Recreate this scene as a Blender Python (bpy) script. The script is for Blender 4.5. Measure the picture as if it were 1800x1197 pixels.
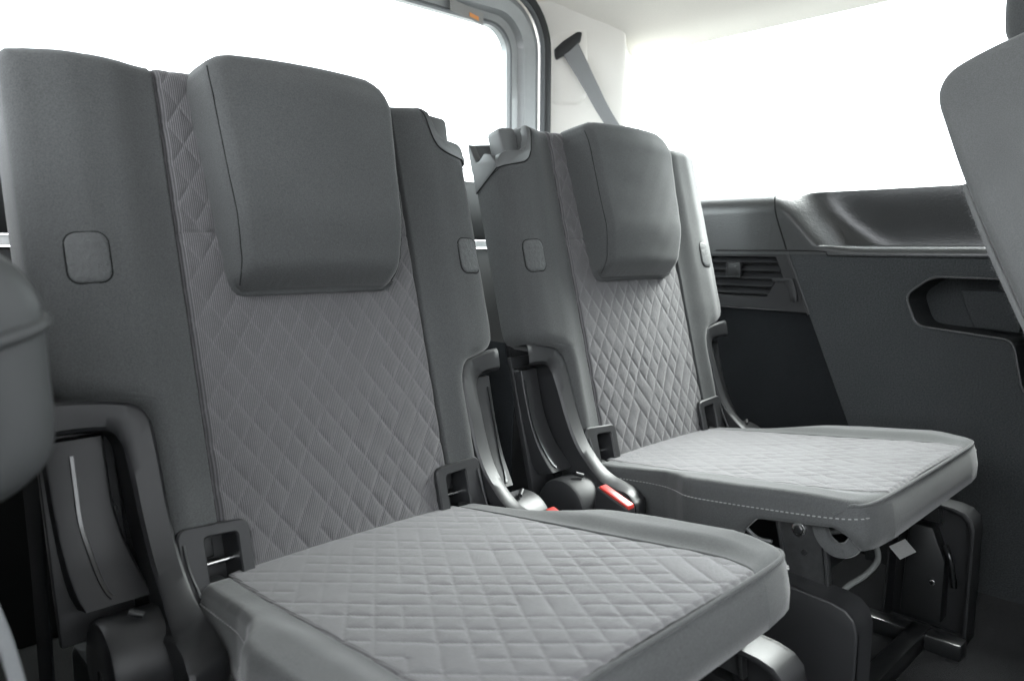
import bpy, bmesh, math, random
import numpy as np
from mathutils import Matrix, Vector
random.seed(7)
R = math.radians
for o in list(bpy.data.objects): bpy.data.objects.remove(o)
scene = bpy.context.scene
COL = scene.collection

# ------------------------------------------------------------------ camera
CAMP = (-0.4371, -0.7790, 0.7249)
YAW, PITCH, ROLL = 0.76759, -0.12192, 0.003386
cam = bpy.data.cameras.new('camera'); cam_o = bpy.data.objects.new('camera', cam); COL.objects.link(cam_o)
cam.sensor_width = 36.0; cam.lens = 1308.24 / 1800 * 36.0
cam.clip_start = 0.02; cam.clip_end = 200
f = Vector((math.sin(YAW)*math.cos(PITCH), math.cos(YAW)*math.cos(PITCH), math.sin(PITCH)))
r0 = Vector((math.cos(YAW), -math.sin(YAW), 0)); u0 = r0.cross(f)
rr_ = math.cos(ROLL)*r0 + math.sin(ROLL)*u0; uu_ = -math.sin(ROLL)*r0 + math.cos(ROLL)*u0
cam_o.matrix_world = Matrix(((rr_.x, uu_.x, -f.x, CAMP[0]), (rr_.y, uu_.y, -f.y, CAMP[1]), (rr_.z, uu_.z, -f.z, CAMP[2]), (0, 0, 0, 1)))
cam.dof.use_dof = True; cam.dof.focus_distance = 1.02; cam.dof.aperture_fstop = 6.3
scene.camera = cam_o

# ------------------------------------------------------------------ light: bright overcast sky all round, entering by the windows and the open door side
w = bpy.data.worlds.new('World'); scene.world = w; w.use_nodes = True
bg = w.node_tree.nodes['Background']; bg.inputs['Color'].default_value = (0.92, 0.965, 1.0, 1); bg.inputs['Strength'].default_value = 0.80
sun = bpy.data.lights.new('sun', 'SUN'); sun.energy = 3.8; sun.angle = R(46); sun.color = (1, 0.99, 0.975)
sun_o = bpy.data.objects.new('sun', sun); COL.objects.link(sun_o)
SD = Vector((1.0, -.02, math.tan(R(48)))).normalized(); sun_o.rotation_euler = SD.to_track_quat('Z', 'Y').to_euler(); sun_o.location = (3, -2, 3)
scene.view_settings.view_transform = 'Standard'; scene.view_settings.look = 'None'
scene.view_settings.gamma = 1; scene.view_settings.exposure = 3.95
scene.render.engine = 'CYCLES'
scene.cycles.max_bounces = 10; scene.cycles.diffuse_bounces = 6; scene.cycles.transparent_max_bounces = 16

# ------------------------------------------------------------------ materials
MATS = {}
def material(name, col, rough=0.6, metal=0.0, sheen=0.0, spec=0.5, coat=0.0):
    m = bpy.data.materials.new(name); m.use_nodes = True
    b = m.node_tree.nodes['Principled BSDF']
    b.inputs['Base Color'].default_value = (*col, 1); b.inputs['Roughness'].default_value = rough
    b.inputs['Metallic'].default_value = metal; b.inputs['Specular IOR Level'].default_value = spec
    if sheen:
        b.inputs['Sheen Weight'].default_value = sheen; b.inputs['Sheen Roughness'].default_value = 0.4
        b.inputs['Sheen Tint'].default_value = (1, 1, 1, 1)
    if coat: b.inputs['Coat Weight'].default_value = coat
    MATS[name] = m
    return m, m.node_tree, b
def node(nt, t, **kw):
    n = nt.nodes.new(t)
    for k, v in kw.items():
        if k in n.inputs: n.inputs[k].default_value = v
        else: setattr(n, k, v)
    return n
def noise_var(nt, b, col, scale, amount, bump=0.0, bump_dist=0.0005, detail=4, big=None):
    """colour variation about col and a fine grain bump"""
    tc = node(nt, 'ShaderNodeTexCoord')
    n = node(nt, 'ShaderNodeTexNoise', Scale=scale, Detail=detail, Roughness=0.6)
    nt.links.new(tc.outputs['Object'], n.inputs['Vector'])
    mr = node(nt, 'ShaderNodeMapRange'); mr.inputs['From Min'].default_value = 0.25; mr.inputs['From Max'].default_value = 0.75
    mr.inputs['To Min'].default_value = 1-amount; mr.inputs['To Max'].default_value = 1+amount
    nt.links.new(n.outputs['Fac'], mr.inputs['Value'])
    fac = mr.outputs['Result']
    if big:
        n2 = node(nt, 'ShaderNodeTexNoise', Scale=big[0], Detail=3.0)
        nt.links.new(tc.outputs['Object'], n2.inputs['Vector'])
        m2 = node(nt, 'ShaderNodeMapRange'); m2.inputs['From Min'].default_value = 0.3; m2.inputs['From Max'].default_value = 0.7
        m2.inputs['To Min'].default_value = 1-big[1]; m2.inputs['To Max'].default_value = 1+big[1]
        nt.links.new(n2.outputs['Fac'], m2.inputs['Value'])
        mm = node(nt, 'ShaderNodeMath', operation='MULTIPLY'); nt.links.new(fac, mm.inputs[0]); nt.links.new(m2.outputs['Result'], mm.inputs[1])
        fac = mm.outputs[0]
    vm = node(nt, 'ShaderNodeVectorMath', operation='SCALE'); vm.inputs[0].default_value = col
    nt.links.new(fac, vm.inputs['Scale']); nt.links.new(vm.outputs['Vector'], b.inputs['Base Color'])
    if bump:
        bp = node(nt, 'ShaderNodeBump', Strength=bump, Distance=bump_dist)
        nt.links.new(n.outputs['Fac'], bp.inputs['Height']); nt.links.new(bp.outputs['Normal'], b.inputs['Normal'])
    return tc, n
def simple(name, col, rough=0.6, metal=0.0, sheen=0.0, spec=0.5, coat=0.0, scale=900, amount=0.1, bump=0.0, dist=0.0005, big=None):
    m, nt, b = material(name, col, rough, metal, sheen, spec, coat)
    noise_var(nt, b, col, scale, amount, bump, dist, big=big)
    return m
simple('plain_fabric', (0.0415, 0.0431, 0.0434), 0.9, sheen=0.20, spec=0.15, scale=700, amount=0.32, bump=0.5, dist=0.0006, big=(9, 0.05))
simple('plastic', (0.0135, 0.0138, 0.0148), 0.48, spec=0.32, scale=1500, amount=0.08, bump=0.25, dist=0.0003, big=(25, 0.06))
simple('grain_plastic', (0.026, 0.0272, 0.0278), 0.29, spec=0.55, scale=300, amount=0.10, bump=0.5, dist=0.0011, big=(20, 0.06))
simple('pad_leather', (0.040, 0.042, 0.0425), 0.62, spec=0.3, scale=240, amount=0.14, bump=1.0, dist=0.0016)
simple('dark_plastic', (0.008, 0.0085, 0.009), 0.5, spec=0.4, scale=900, amount=0.1, bump=0.2, dist=0.0003)
simple('carpet', (0.009, 0.0095, 0.010), 0.95, sheen=0.05, spec=0.1, scale=500, amount=0.5, bump=0.9, dist=0.002, big=(8, 0.15))
simple('trim_cloth', (0.033, 0.0355, 0.037), 0.9, spec=0.15, scale=380, amount=0.42, bump=0.7, dist=0.0014, big=(6, 0.06))
simple('dark_cloth', (0.0085, 0.0095, 0.0105), 0.95, spec=0.1, scale=700, amount=0.35, bump=0.6, dist=0.0008, big=(6, 0.08))
simple('light_plastic', (0.055, 0.057, 0.058), 0.5, spec=0.45, scale=1500, amount=0.05, bump=0.2, dist=0.0003)
simple('cream_trim', (0.74, 0.72, 0.68), 0.75, spec=0.25, scale=700, amount=0.03, bump=0.15, dist=0.0004)
simple('headliner', (0.72, 0.695, 0.65), 0.95, spec=0.1, scale=600, amount=0.05, bump=0.4, dist=0.0006)
simple('painted_metal', (0.24, 0.25, 0.255), 0.35, spec=0.5, scale=60, amount=0.04, coat=0.3, big=(8, 0.08))
simple('rubber', (0.016, 0.017, 0.018), 0.6, spec=0.4, scale=300, amount=0.1)
simple('seal_grey', (0.09, 0.095, 0.10), 0.6, spec=0.4, scale=300, amount=0.08)
simple('leg_metal', (0.018, 0.0185, 0.019), 0.28, spec=0.6, coat=0.3, scale=150, amount=0.35, bump=0.08, dist=0.0006, big=(30, 0.2))
simple('black_metal', (0.010, 0.0105, 0.011), 0.30, spec=0.5, coat=0.15, scale=200, amount=0.25, bump=0.05, dist=0.0005)
simple('steel', (0.55, 0.55, 0.55), 0.25, metal=1.0, scale=400, amount=0.1)
simple('red_plastic', (0.30, 0.022, 0.017), 0.35, spec=0.5, scale=600, amount=0.05)
simple('belt_web', (0.13, 0.135, 0.14), 0.6, sheen=0.2, spec=0.4, scale=900, amount=0.12, bump=0.3, dist=0.0004)
simple('belt_pale', (0.19, 0.195, 0.20), 0.6, sheen=0.2, spec=0.4, scale=900, amount=0.1, bump=0.3, dist=0.0004)
simple('thread', (0.17, 0.172, 0.17), 0.8, spec=0.2, scale=900, amount=0.1)
simple('seam_dark', (0.012, 0.0123, 0.0125), 0.9, spec=0.1, scale=900, amount=0.1)
simple('paper', (0.26, 0.26, 0.255), 0.8, spec=0.2, scale=300, amount=0.05)
simple('orange_ink', (0.65, 0.28, 0.10), 0.8, spec=0.2, scale=300, amount=0.05)
simple('front_seat_fabric', (0.072, 0.074, 0.0738), 0.92, sheen=0.22, spec=0.15, scale=900, amount=0.25, bump=0.5, dist=0.0008, big=(14, 0.06))
simple('wool', (0.085, 0.087, 0.087), 0.95, sheen=0.3, spec=0.1, scale=900, amount=0.1)
simple('asphalt', (0.10, 0.10, 0.10), 0.9, spec=0.2, scale=40, amount=0.2)
simple('white_body', (0.75, 0.76, 0.76), 0.4, spec=0.5, scale=100, amount=0.03)
simple('matte_padding', (0.030, 0.0315, 0.032), 0.55, spec=0.35, scale=900, amount=0.06)
simple('cable_sleeve', (0.055, 0.058, 0.056), 0.8, spec=0.3, scale=900, amount=0.25, bump=0.5, dist=0.001)
# ribbed quilt cloth: fine cords along the seat's length
def rib_cloth(name, col, light):
    m, nt, b = material(name, col, 0.88, sheen=0.25, spec=0.18)
    tc, n = noise_var(nt, b, col, 1000, 0.16, big=(10, 0.05))
    base = b.inputs['Base Color'].links[0].from_socket
    wv = node(nt, 'ShaderNodeTexWave', Scale=0.31416/0.0021, Distortion=0.25); wv.bands_direction = 'X'
    wv.inputs['Detail'].default_value = 1.0; wv.inputs['Detail Scale'].default_value = 2.0
    nt.links.new(tc.outputs['Object'], wv.inputs['Vector'])
    mr = node(nt, 'ShaderNodeMapRange'); mr.inputs['To Min'].default_value = 0.60; mr.inputs['To Max'].default_value = light
    nt.links.new(wv.outputs['Fac'], mr.inputs['Value'])
    vm = node(nt, 'ShaderNodeVectorMath', operation='SCALE'); nt.links.new(base, vm.inputs[0]); nt.links.new(mr.outputs['Result'], vm.inputs['Scale'])
    at = node(nt, 'ShaderNodeAttribute'); at.attribute_name = 'crease'
    m3 = node(nt, 'ShaderNodeMapRange'); m3.inputs['To Min'].default_value = 1.0; m3.inputs['To Max'].default_value = 1.17
    nt.links.new(at.outputs['Fac'], m3.inputs['Value'])
    v3 = node(nt, 'ShaderNodeVectorMath', operation='SCALE'); nt.links.new(vm.outputs['Vector'], v3.inputs[0]); nt.links.new(m3.outputs['Result'], v3.inputs['Scale'])
    nt.links.new(v3.outputs['Vector'], b.inputs['Base Color'])
    bp = node(nt, 'ShaderNodeBump', Strength=0.5, Distance=0.0006); nt.links.new(wv.outputs['Fac'], bp.inputs['Height'])
    bp2 = node(nt, 'ShaderNodeBump', Strength=0.35, Distance=0.0005); nt.links.new(n.outputs['Fac'], bp2.inputs['Height'])
    nt.links.new(bp.outputs['Normal'], bp2.inputs['Normal']); nt.links.new(bp2.outputs['Normal'], b.inputs['Normal'])
rib_cloth('rib_cloth', (0.0645, 0.0632, 0.0655), 1.40)
# window glass: thin clear pane with a faint reflection
m = bpy.data.materials.new('window_glass'); m.use_nodes = True; nt = m.node_tree; nt.nodes.clear()
out = node(nt, 'ShaderNodeOutputMaterial'); tr = node(nt, 'ShaderNodeBsdfTransparent'); gl = node(nt, 'ShaderNodeBsdfGlossy', Roughness=0.02)
tr.inputs['Color'].default_value = (0.93, 0.96, 0.95, 1); mx = node(nt, 'ShaderNodeMixShader'); mx.inputs['Fac'].default_value = 0.05
nt.links.new(tr.outputs[0], mx.inputs[1]); nt.links.new(gl.outputs[0], mx.inputs[2]); nt.links.new(mx.outputs[0], out.inputs['Surface'])
MATS['window_glass'] = m

# ------------------------------------------------------------------ mesh helpers
FL = 0.13   # floor height
def link(name, me, mat, parent=None, smooth_angle=40):
    if smooth_angle:
        bm = bmesh.new(); bm.from_mesh(me)
        for fc in bm.faces: fc.smooth = True
        lim = R(smooth_angle)
        for e in bm.edges:
            if len(e.link_faces) == 2 and e.calc_face_angle(0) > lim: e.smooth = False
        bm.to_mesh(me); bm.free()
    if mat and not me.materials: me.materials.append(MATS[mat])
    o = bpy.data.objects.new(name, me); COL.objects.link(o)
    if parent is not None:
        o.parent = parent
        p, z = parent, 0
        if p.type == 'EMPTY': o.location = (0, 0, -FL if p.get('_floor') else 0)
    return o
def mesh(name, verts, faces, mat, parent=None, smooth_angle=40):
    me = bpy.data.meshes.new(name); me.from_pydata([tuple(v) for v in verts], [], [tuple(q) for q in faces]); me.validate(); me.update()
    return link(name, me, mat, parent, smooth_angle)
def tag(o, label=None, cat=None, group=None, kind=None):
    if label: o['label'] = label
    if cat: o['category'] = cat
    if group: o['group'] = group
    if kind: o['kind'] = kind
    return o
def empty(name, loc, label, cat, group=None, floor=False):
    o = bpy.data.objects.new(name, None); COL.objects.link(o); o.location = loc; o.empty_display_size = 0.05
    if floor: o['_floor'] = 1
    return tag(o, label, cat, group)
def prism(name, poly, d0, d1, fr, mat, parent=None, bevel=0.003, seg=2, angle=40):
    """polygon (a,b) extruded over d0..d1, edges rounded; fr maps (a,b,d) to space"""
    bm = bmesh.new()
    vs = [bm.verts.new((a, b, d0)) for a, b in poly]; fc = bm.faces.new(vs)
    ex = bmesh.ops.extrude_face_region(bm, geom=[fc])
    bmesh.ops.translate(bm, verts=[v for v in ex['geom'] if isinstance(v, bmesh.types.BMVert)], vec=(0, 0, d1-d0))
    bmesh.ops.recalc_face_normals(bm, faces=bm.faces)
    if bevel: bmesh.ops.bevel(bm, geom=[e for e in bm.edges if e.calc_face_angle(0) > 0.35], offset=bevel, segments=seg, profile=0.5, affect='EDGES', clamp_overlap=True)
    for v in bm.verts: v.co = Vector(fr(*v.co))
    bmesh.ops.recalc_face_normals(bm, faces=bm.faces)
    me = bpy.data.meshes.new(name); bm.to_mesh(me); bm.free()
    return link(name, me, mat, parent, angle)
WORLD = lambda a, b, d: (a, b, d)
YZ = lambda a, b, d: (d, a, b)          # poly in (y,z), extruded in x
XZ = lambda a, b, d: (a, d, b)          # poly in (x,z), extruded in y
def rect(x0, x1, y0, y1): return [(x0, y0), (x1, y0), (x1, y1), (x0, y1)]
def rrect(x0, x1, y0, y1, r, n=6):
    p = []
    for cx, cy, a0 in ((x1-r, y1-r, 0), (x0+r, y1-r, 90), (x0+r, y0+r, 180), (x1-r, y0+r, 270)):
        for i in range(n+1):
            a = R(a0+90*i/n); p.append((cx+r*math.cos(a), cy+r*math.sin(a)))
    return p
def catmull(pts, n=8):
    P = [Vector(p) for p in pts]; P = [2*P[0]-P[1]] + P + [2*P[-1]-P[-2]]; out = []
    for i in range(1, len(P)-2):
        for k in range(n):
            t = k/n
            out.append(0.5*((2*P[i]) + (-P[i-1]+P[i+1])*t + (2*P[i-1]-5*P[i]+4*P[i+1]-P[i+2])*t*t + (-P[i-1]+3*P[i]-3*P[i+1]+P[i+2])*t**3))
    out.append(P[-2]); return out
def tube(name, pts, rad, mat, parent=None, sides=8, spline=6, flat=None, closed=False, narrow=1.0):
    """round cord along pts; flat=(axis vector, half width, half thickness) makes a strap"""
    P = catmull(pts, spline) if spline else [Vector(p) for p in pts]
    vs, fs = [], []; up = Vector((0.13, 0.2, 1)).normalized(); n = len(P)
    for i, p in enumerate(P):
        t = ((P[(i+1) % n] if closed else P[min(i+1, n-1)]) - (P[i-1] if closed else P[max(i-1, 0)])).normalized()
        if flat:
            a = Vector(flat[0]); a = (a - a.dot(t)*t).normalized(); b = t.cross(a); ra, rb = flat[1]*(1+(narrow-1)*min(1, 1.3*i/(n-1))), flat[2]
        else:
            a = (up - up.dot(t)*t).normalized(); b = t.cross(a); ra = rb = rad
        for k in range(sides):
            th = 2*math.pi*k/sides; c, s = math.cos(th), math.sin(th)
            if flat: c = math.copysign(abs(c)**0.5, c); s = math.copysign(abs(s)**0.5, s)
            vs.append(p + a*ra*c + b*rb*s)
    m_ = n if closed else n-1
    for i in range(m_):
        for k in range(sides):
            fs.append((i*sides+k, i*sides+(k+1) % sides, ((i+1) % n)*sides+(k+1) % sides, ((i+1) % n)*sides+k))
    if not closed:
        fs.append(tuple(range(sides))[::-1]); fs.append(tuple((n-1)*sides+k for k in range(sides)))
    return mesh(name, vs, fs, mat, parent, 60)
def loft(name, loops, mat, parent=None, closed_loop=True, cap=(False, False), angle=35):
    n = len(loops[0]); vs = [p for L_ in loops for p in L_]; fs = []
    for i in range(len(loops)-1):
        for k in range(n if closed_loop else n-1):
            fs.append((i*n+k, i*n+(k+1) % n, (i+1)*n+(k+1) % n, (i+1)*n+k))
    if cap[0]: fs.append(tuple(range(n))[::-1])
    if cap[1]: fs.append(tuple((len(loops)-1)*n+k for k in range(n)))
    me = bpy.data.meshes.new(name); me.from_pydata([tuple(v) for v in vs], [], fs)
    bm = bmesh.new(); bm.from_mesh(me); bmesh.ops.recalc_face_normals(bm, faces=bm.faces); bm.to_mesh(me); bm.free()
    return link(name, me, mat, parent, angle)
def disc(name, c, axis, rad, h, mat, parent=None, bevel=0.004, n=40):
    """drum with rounded rims: c centre of the base, axis towards the cap"""
    A = Vector(axis).normalized(); B = A.orthogonal().normalized(); C = A.cross(B); c = Vector(c); loops = []
    for hh, rd in ((0, rad), (h-bevel, rad), (h-bevel*0.3, rad-bevel*0.3), (h, rad-bevel), (h, rad*0.5)):
        loops.append([c + A*hh + (B*math.cos(2*math.pi*k/n)+C*math.sin(2*math.pi*k/n))*rd for k in range(n)])
    return loft(name, loops, mat, parent, cap=(True, True))
def sstep(x, a, b):
    t = np.clip((x-a)/(b-a), 0, 1); return t*t*(3-2*t)
def grid_mesh(P, keep=None):
    ny, nx = P.shape[:2]; me_v = P.reshape(-1, 3)
    i = np.arange((ny-1)*(nx-1)); rI = i//(nx-1); cI = i % (nx-1); a = rI*nx+cI
    F_ = np.stack([a, a+1, a+nx+1, a+nx], 1)
    return me_v, F_
def np_mesh(name, V, F_, mat, parent=None, smooth=True, crease=None):
    me = bpy.data.meshes.new(name)
    me.vertices.add(len(V)); me.vertices.foreach_set('co', np.ascontiguousarray(V, dtype=np.float32).ravel())
    me.loops.add(F_.size); me.loops.foreach_set('vertex_index', F_.astype(np.int32).ravel())
    me.polygons.add(len(F_)); me.polygons.foreach_set('loop_start', (np.arange(len(F_))*4).astype(np.int32))
    me.polygons.foreach_set('use_smooth', np.ones(len(F_), dtype=bool)); me.update(calc_edges=True); me.validate()
    if crease is not None: at = me.attributes.new('crease', 'FLOAT', 'POINT'); at.data.foreach_set('value', crease.astype(np.float32).ravel())
    return link(name, me, mat, parent, 0)
def seg_dist(px, py, poly):
    A = np.array(poly); B = np.roll(A, -1, 0); best = np.full(px.shape, 9.0)
    for (ax, ay), (bx, by) in zip(A, B):
        dx, dy = bx-ax, by-ay; L2 = dx*dx+dy*dy
        if L2 < 1e-14: continue
        t = np.clip(((px-ax)*dx+(py-ay)*dy)/L2, 0, 1)
        best = np.minimum(best, np.hypot(px-ax-t*dx, py-ay-t*dy))
    return best
def pillow(name, v, xl, xr, nx, rad, dfn, rings, fr, mat, parent=None, inner=None):
    """stuffed panel: rows v (bottom to top) between xl and xr, height dfn, edges rounded with rad, then side rings (height fn, outset)"""
    v = np.array(v); xl = np.array(xl); xr = np.array(xr)
    s = np.linspace(0, 1, nx); t = 0.35*s + 0.65*(0.5-0.5*np.cos(math.pi*s))
    if inner is None: X_ = xl[:, None] + (xr-xl)[:, None]*t[None]
    else:
        n1 = nx//3; q = np.linspace(0, 1, n1); q = 0.3*q + 0.7*(0.5-0.5*np.cos(math.pi*q)); c = np.linspace(-1, 1, max(9, nx-2*n1))[1:-1]; I = np.array(inner)[:, None]
        X_ = np.concatenate([xl[:, None] + (-I-xl[:, None])*q[None], I*c[None], I + (xr[:, None]-I)*q[None]], 1); nx = X_.shape[1]
    V_ = np.repeat(v[:, None], nx, 1); ny = len(v)
    b = [(0, j) for j in range(nx)] + [(i, nx-1) for i in range(1, ny)] + [(ny-1, j) for j in range(nx-2, -1, -1)] + [(i, 0) for i in range(ny-2, 0, -1)]
    bI = np.array([i*nx+j for i, j in b]); bp = np.stack([X_.ravel()[bI], V_.ravel()[bI]], 1)
    D = seg_dist(X_, V_, bp); q = np.clip(rad-D, 0, rad)
    H = dfn(X_, V_) - (rad-np.sqrt(np.maximum(rad*rad-q*q, 0)))
    if mat.endswith('fabric'):
        rs = np.random.RandomState(len(v)*7+nx); W_ = np.zeros_like(X_)
        for k in range(14):
            fx_, fv_ = rs.normal(0, 60, 2); W_ += np.sin(X_*fx_ + V_*fv_ + rs.uniform(0, 6.28))/14**.5
        pk = np.exp(-(D/.012)**2)*np.sin(np.arctan2(V_-V_.mean(), X_-X_.mean())*85 + 3*W_)   # small tucks along the sewn edge
        H = H + .00026*W_ + .00026*pk*np.clip(W_+.3, 0, 1.5)
    nrm = np.roll(bp, -1, 0)-np.roll(bp, 1, 0); nrm = np.stack([nrm[:, 1], -nrm[:, 0]], 1); nrm /= np.maximum(np.linalg.norm(nrm, axis=1), 1e-9)[:, None]
    A = [np.stack([X_.ravel(), V_.ravel(), H.ravel()], 1)]; _, F_ = grid_mesh(np.zeros((ny, nx, 3))); Fs = [F_]
    prev = bI; base = ny*nx; nb = len(bI)
    for hf, outset in rings:
        q = bp + nrm*outset; A.append(np.stack([q[:, 0], q[:, 1], hf(bp[:, 0], bp[:, 1])], 1)); cur = np.arange(base, base+nb); base += nb
        Fs.append(np.stack([prev, cur, np.roll(cur, -1), np.roll(prev, -1)], 1)); prev = cur
    W = np.concatenate(A); fx, fy, fz = fr(W[:, 0], W[:, 1], W[:, 2]); W3 = np.stack([np.broadcast_to(fx, fy.shape), fy, fz], 1)
    return np_mesh(name, W3, np.concatenate(Fs), mat, parent)
def dense(pts, step=0.006):
    """subdivide an outline [(w,v)...] so rows are at most step apart"""
    out = []
    for (a, b), (c, d) in zip(pts, pts[1:]):
        n = max(1, int(math.ceil(abs(d-b)/step)))
        for k in range(n): out.append((a+(c-a)*k/n, b+(d-b)*k/n))
    out.append(pts[-1]); return out

# ------------------------------------------------------------------ the seats' own frames
AL = math.atan(0.258); SA, CA = math.sin(AL), math.cos(AL)
BO = (-0.070, 0.401)                                   # crease line (y, z)
def BK(x, u, d): return (x, BO[0] + SA*u - CA*d, BO[1] + CA*u + SA*d)        # backrest: across, up, out
CY, CZ = -0.9934, 0.1151                               # cushion: forward and slightly up
def CU(x, v, h): return (x, -0.075 + CY*v + CZ*h, 0.402 + CZ*v - CY*h)
PQ = 0.0425
def drop_hash(a, b, s): return (np.sin(a*12.9898 + b*78.233 + s*37.7)*43758.5453) % 1.0
def quilt(x, v, seed, strength=1.0, cov=0.40, cov0=None):
    cov0 = cov if cov0 is None else cov0
    h = np.zeros_like(x); cr = np.zeros_like(x)
    for fam, sg in ((0, 1), (1, -1)):
        a = (v - sg*1.5*x)/PQ; b = (v + sg*1.5*x)/PQ
        k = np.round(a); dist = np.abs(a-k)*PQ*0.5547
        j = np.floor(b); keep = (drop_hash(k, np.floor((j + 2*np.mod(k, 2))/2), seed+fam) > (cov if fam else cov0)*0.8).astype(float)
        fr_ = b-j; nxt = (drop_hash(k, np.floor((j+1 + 2*np.mod(k, 2))/2), seed+fam) > (cov if fam else cov0)*0.8).astype(float); prv = (drop_hash(k, np.floor((j-1 + 2*np.mod(k, 2))/2), seed+fam) > (cov if fam else cov0)*0.8).astype(float)
        keep = keep*np.where(nxt > 0, 1, 1-sstep(fr_, 0.9, 1.0))*np.where(prv > 0, 1, sstep(fr_, 0, 0.1))
        h = np.minimum(h, -keep*(0.00150*np.exp(-(dist/0.0050)**1.25) + 0.00060*np.exp(-(dist/0.0013)**2)))
        cr = np.maximum(cr, keep*np.exp(-(dist/0.0011)**2))
        h = h - 0.00022*np.exp(-(dist/0.004)**2)
    un = 0.75 + 0.30*np.sin(x*41+v*23+seed)*np.sin(v*37-x*29+1.7*seed) + 0.18*np.sin(x*140+v*90)*np.sin(v*120-x*60)
    pk = 0.00010*np.sin(x*700+3*np.sin(v*160))*cr + 0.00016*np.sin(x*95+v*60+seed)*np.sin(v*75-x*30)
    return h*strength*0.62*np.clip(un, .3, 1.4) + pk, cr*np.clip(un, .2, 1.2)

def anchor_cut(ax, u): return sstep(ax, .126, .130)*(1-sstep(ax, .176, .180))*(1-sstep(u, .040, .044))
def bolster_d(x, u):
    ax = np.abs(x)
    return -.045*anchor_cut(ax, np.asarray(u)) + -0.014 + 0.013*sstep(ax, 0.1462, 0.1505) + 0.010*sstep(ax, 0.149, 0.20) - 0.010*sstep(ax, 0.225, 0.275)

OUT_EDGE = [(.196, -.035), (.196, .150), (.1975, .163), (.203, .175), (.213, .183), (.236, .188), (.257, .192), (.268, .198), (.274, .208), (.2755, .225), (.2765, .36), (.2765, .47), (.2755, .502), (.2725, .517), (.266, .527), (.255, .5315), (.215, .534)]
CAP_EDGE = OUT_EDGE[:11] + [(.2765, .449), (.275, .464), (.268, .473), (.254, .477), (.234, .480), (.222, .487), (.214, .499), (.209, .515), (.205, .527), (.198, .534)]
def widen(a, W): return a if a < .235 else .235 + (a-.235)*(W-.235)/(.2765-.235)
W_OUT, W_IN = .2845, .2685
OUT_EDGE = [(widen(a, W_OUT), b) for a, b in OUT_EDGE[:12]] + [(.2845, .502), (.2840, .517), (.2815, .527), (.2765, .5318), (.262, .534)]
CAP_EDGE = [(widen(a, W_IN), b) for a, b in CAP_EDGE]
def edge_rows(pts, us):
    uu = [p[1] for p in pts]; ww = [p[0] for p in pts]; return np.interp(us, uu, ww)

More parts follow.
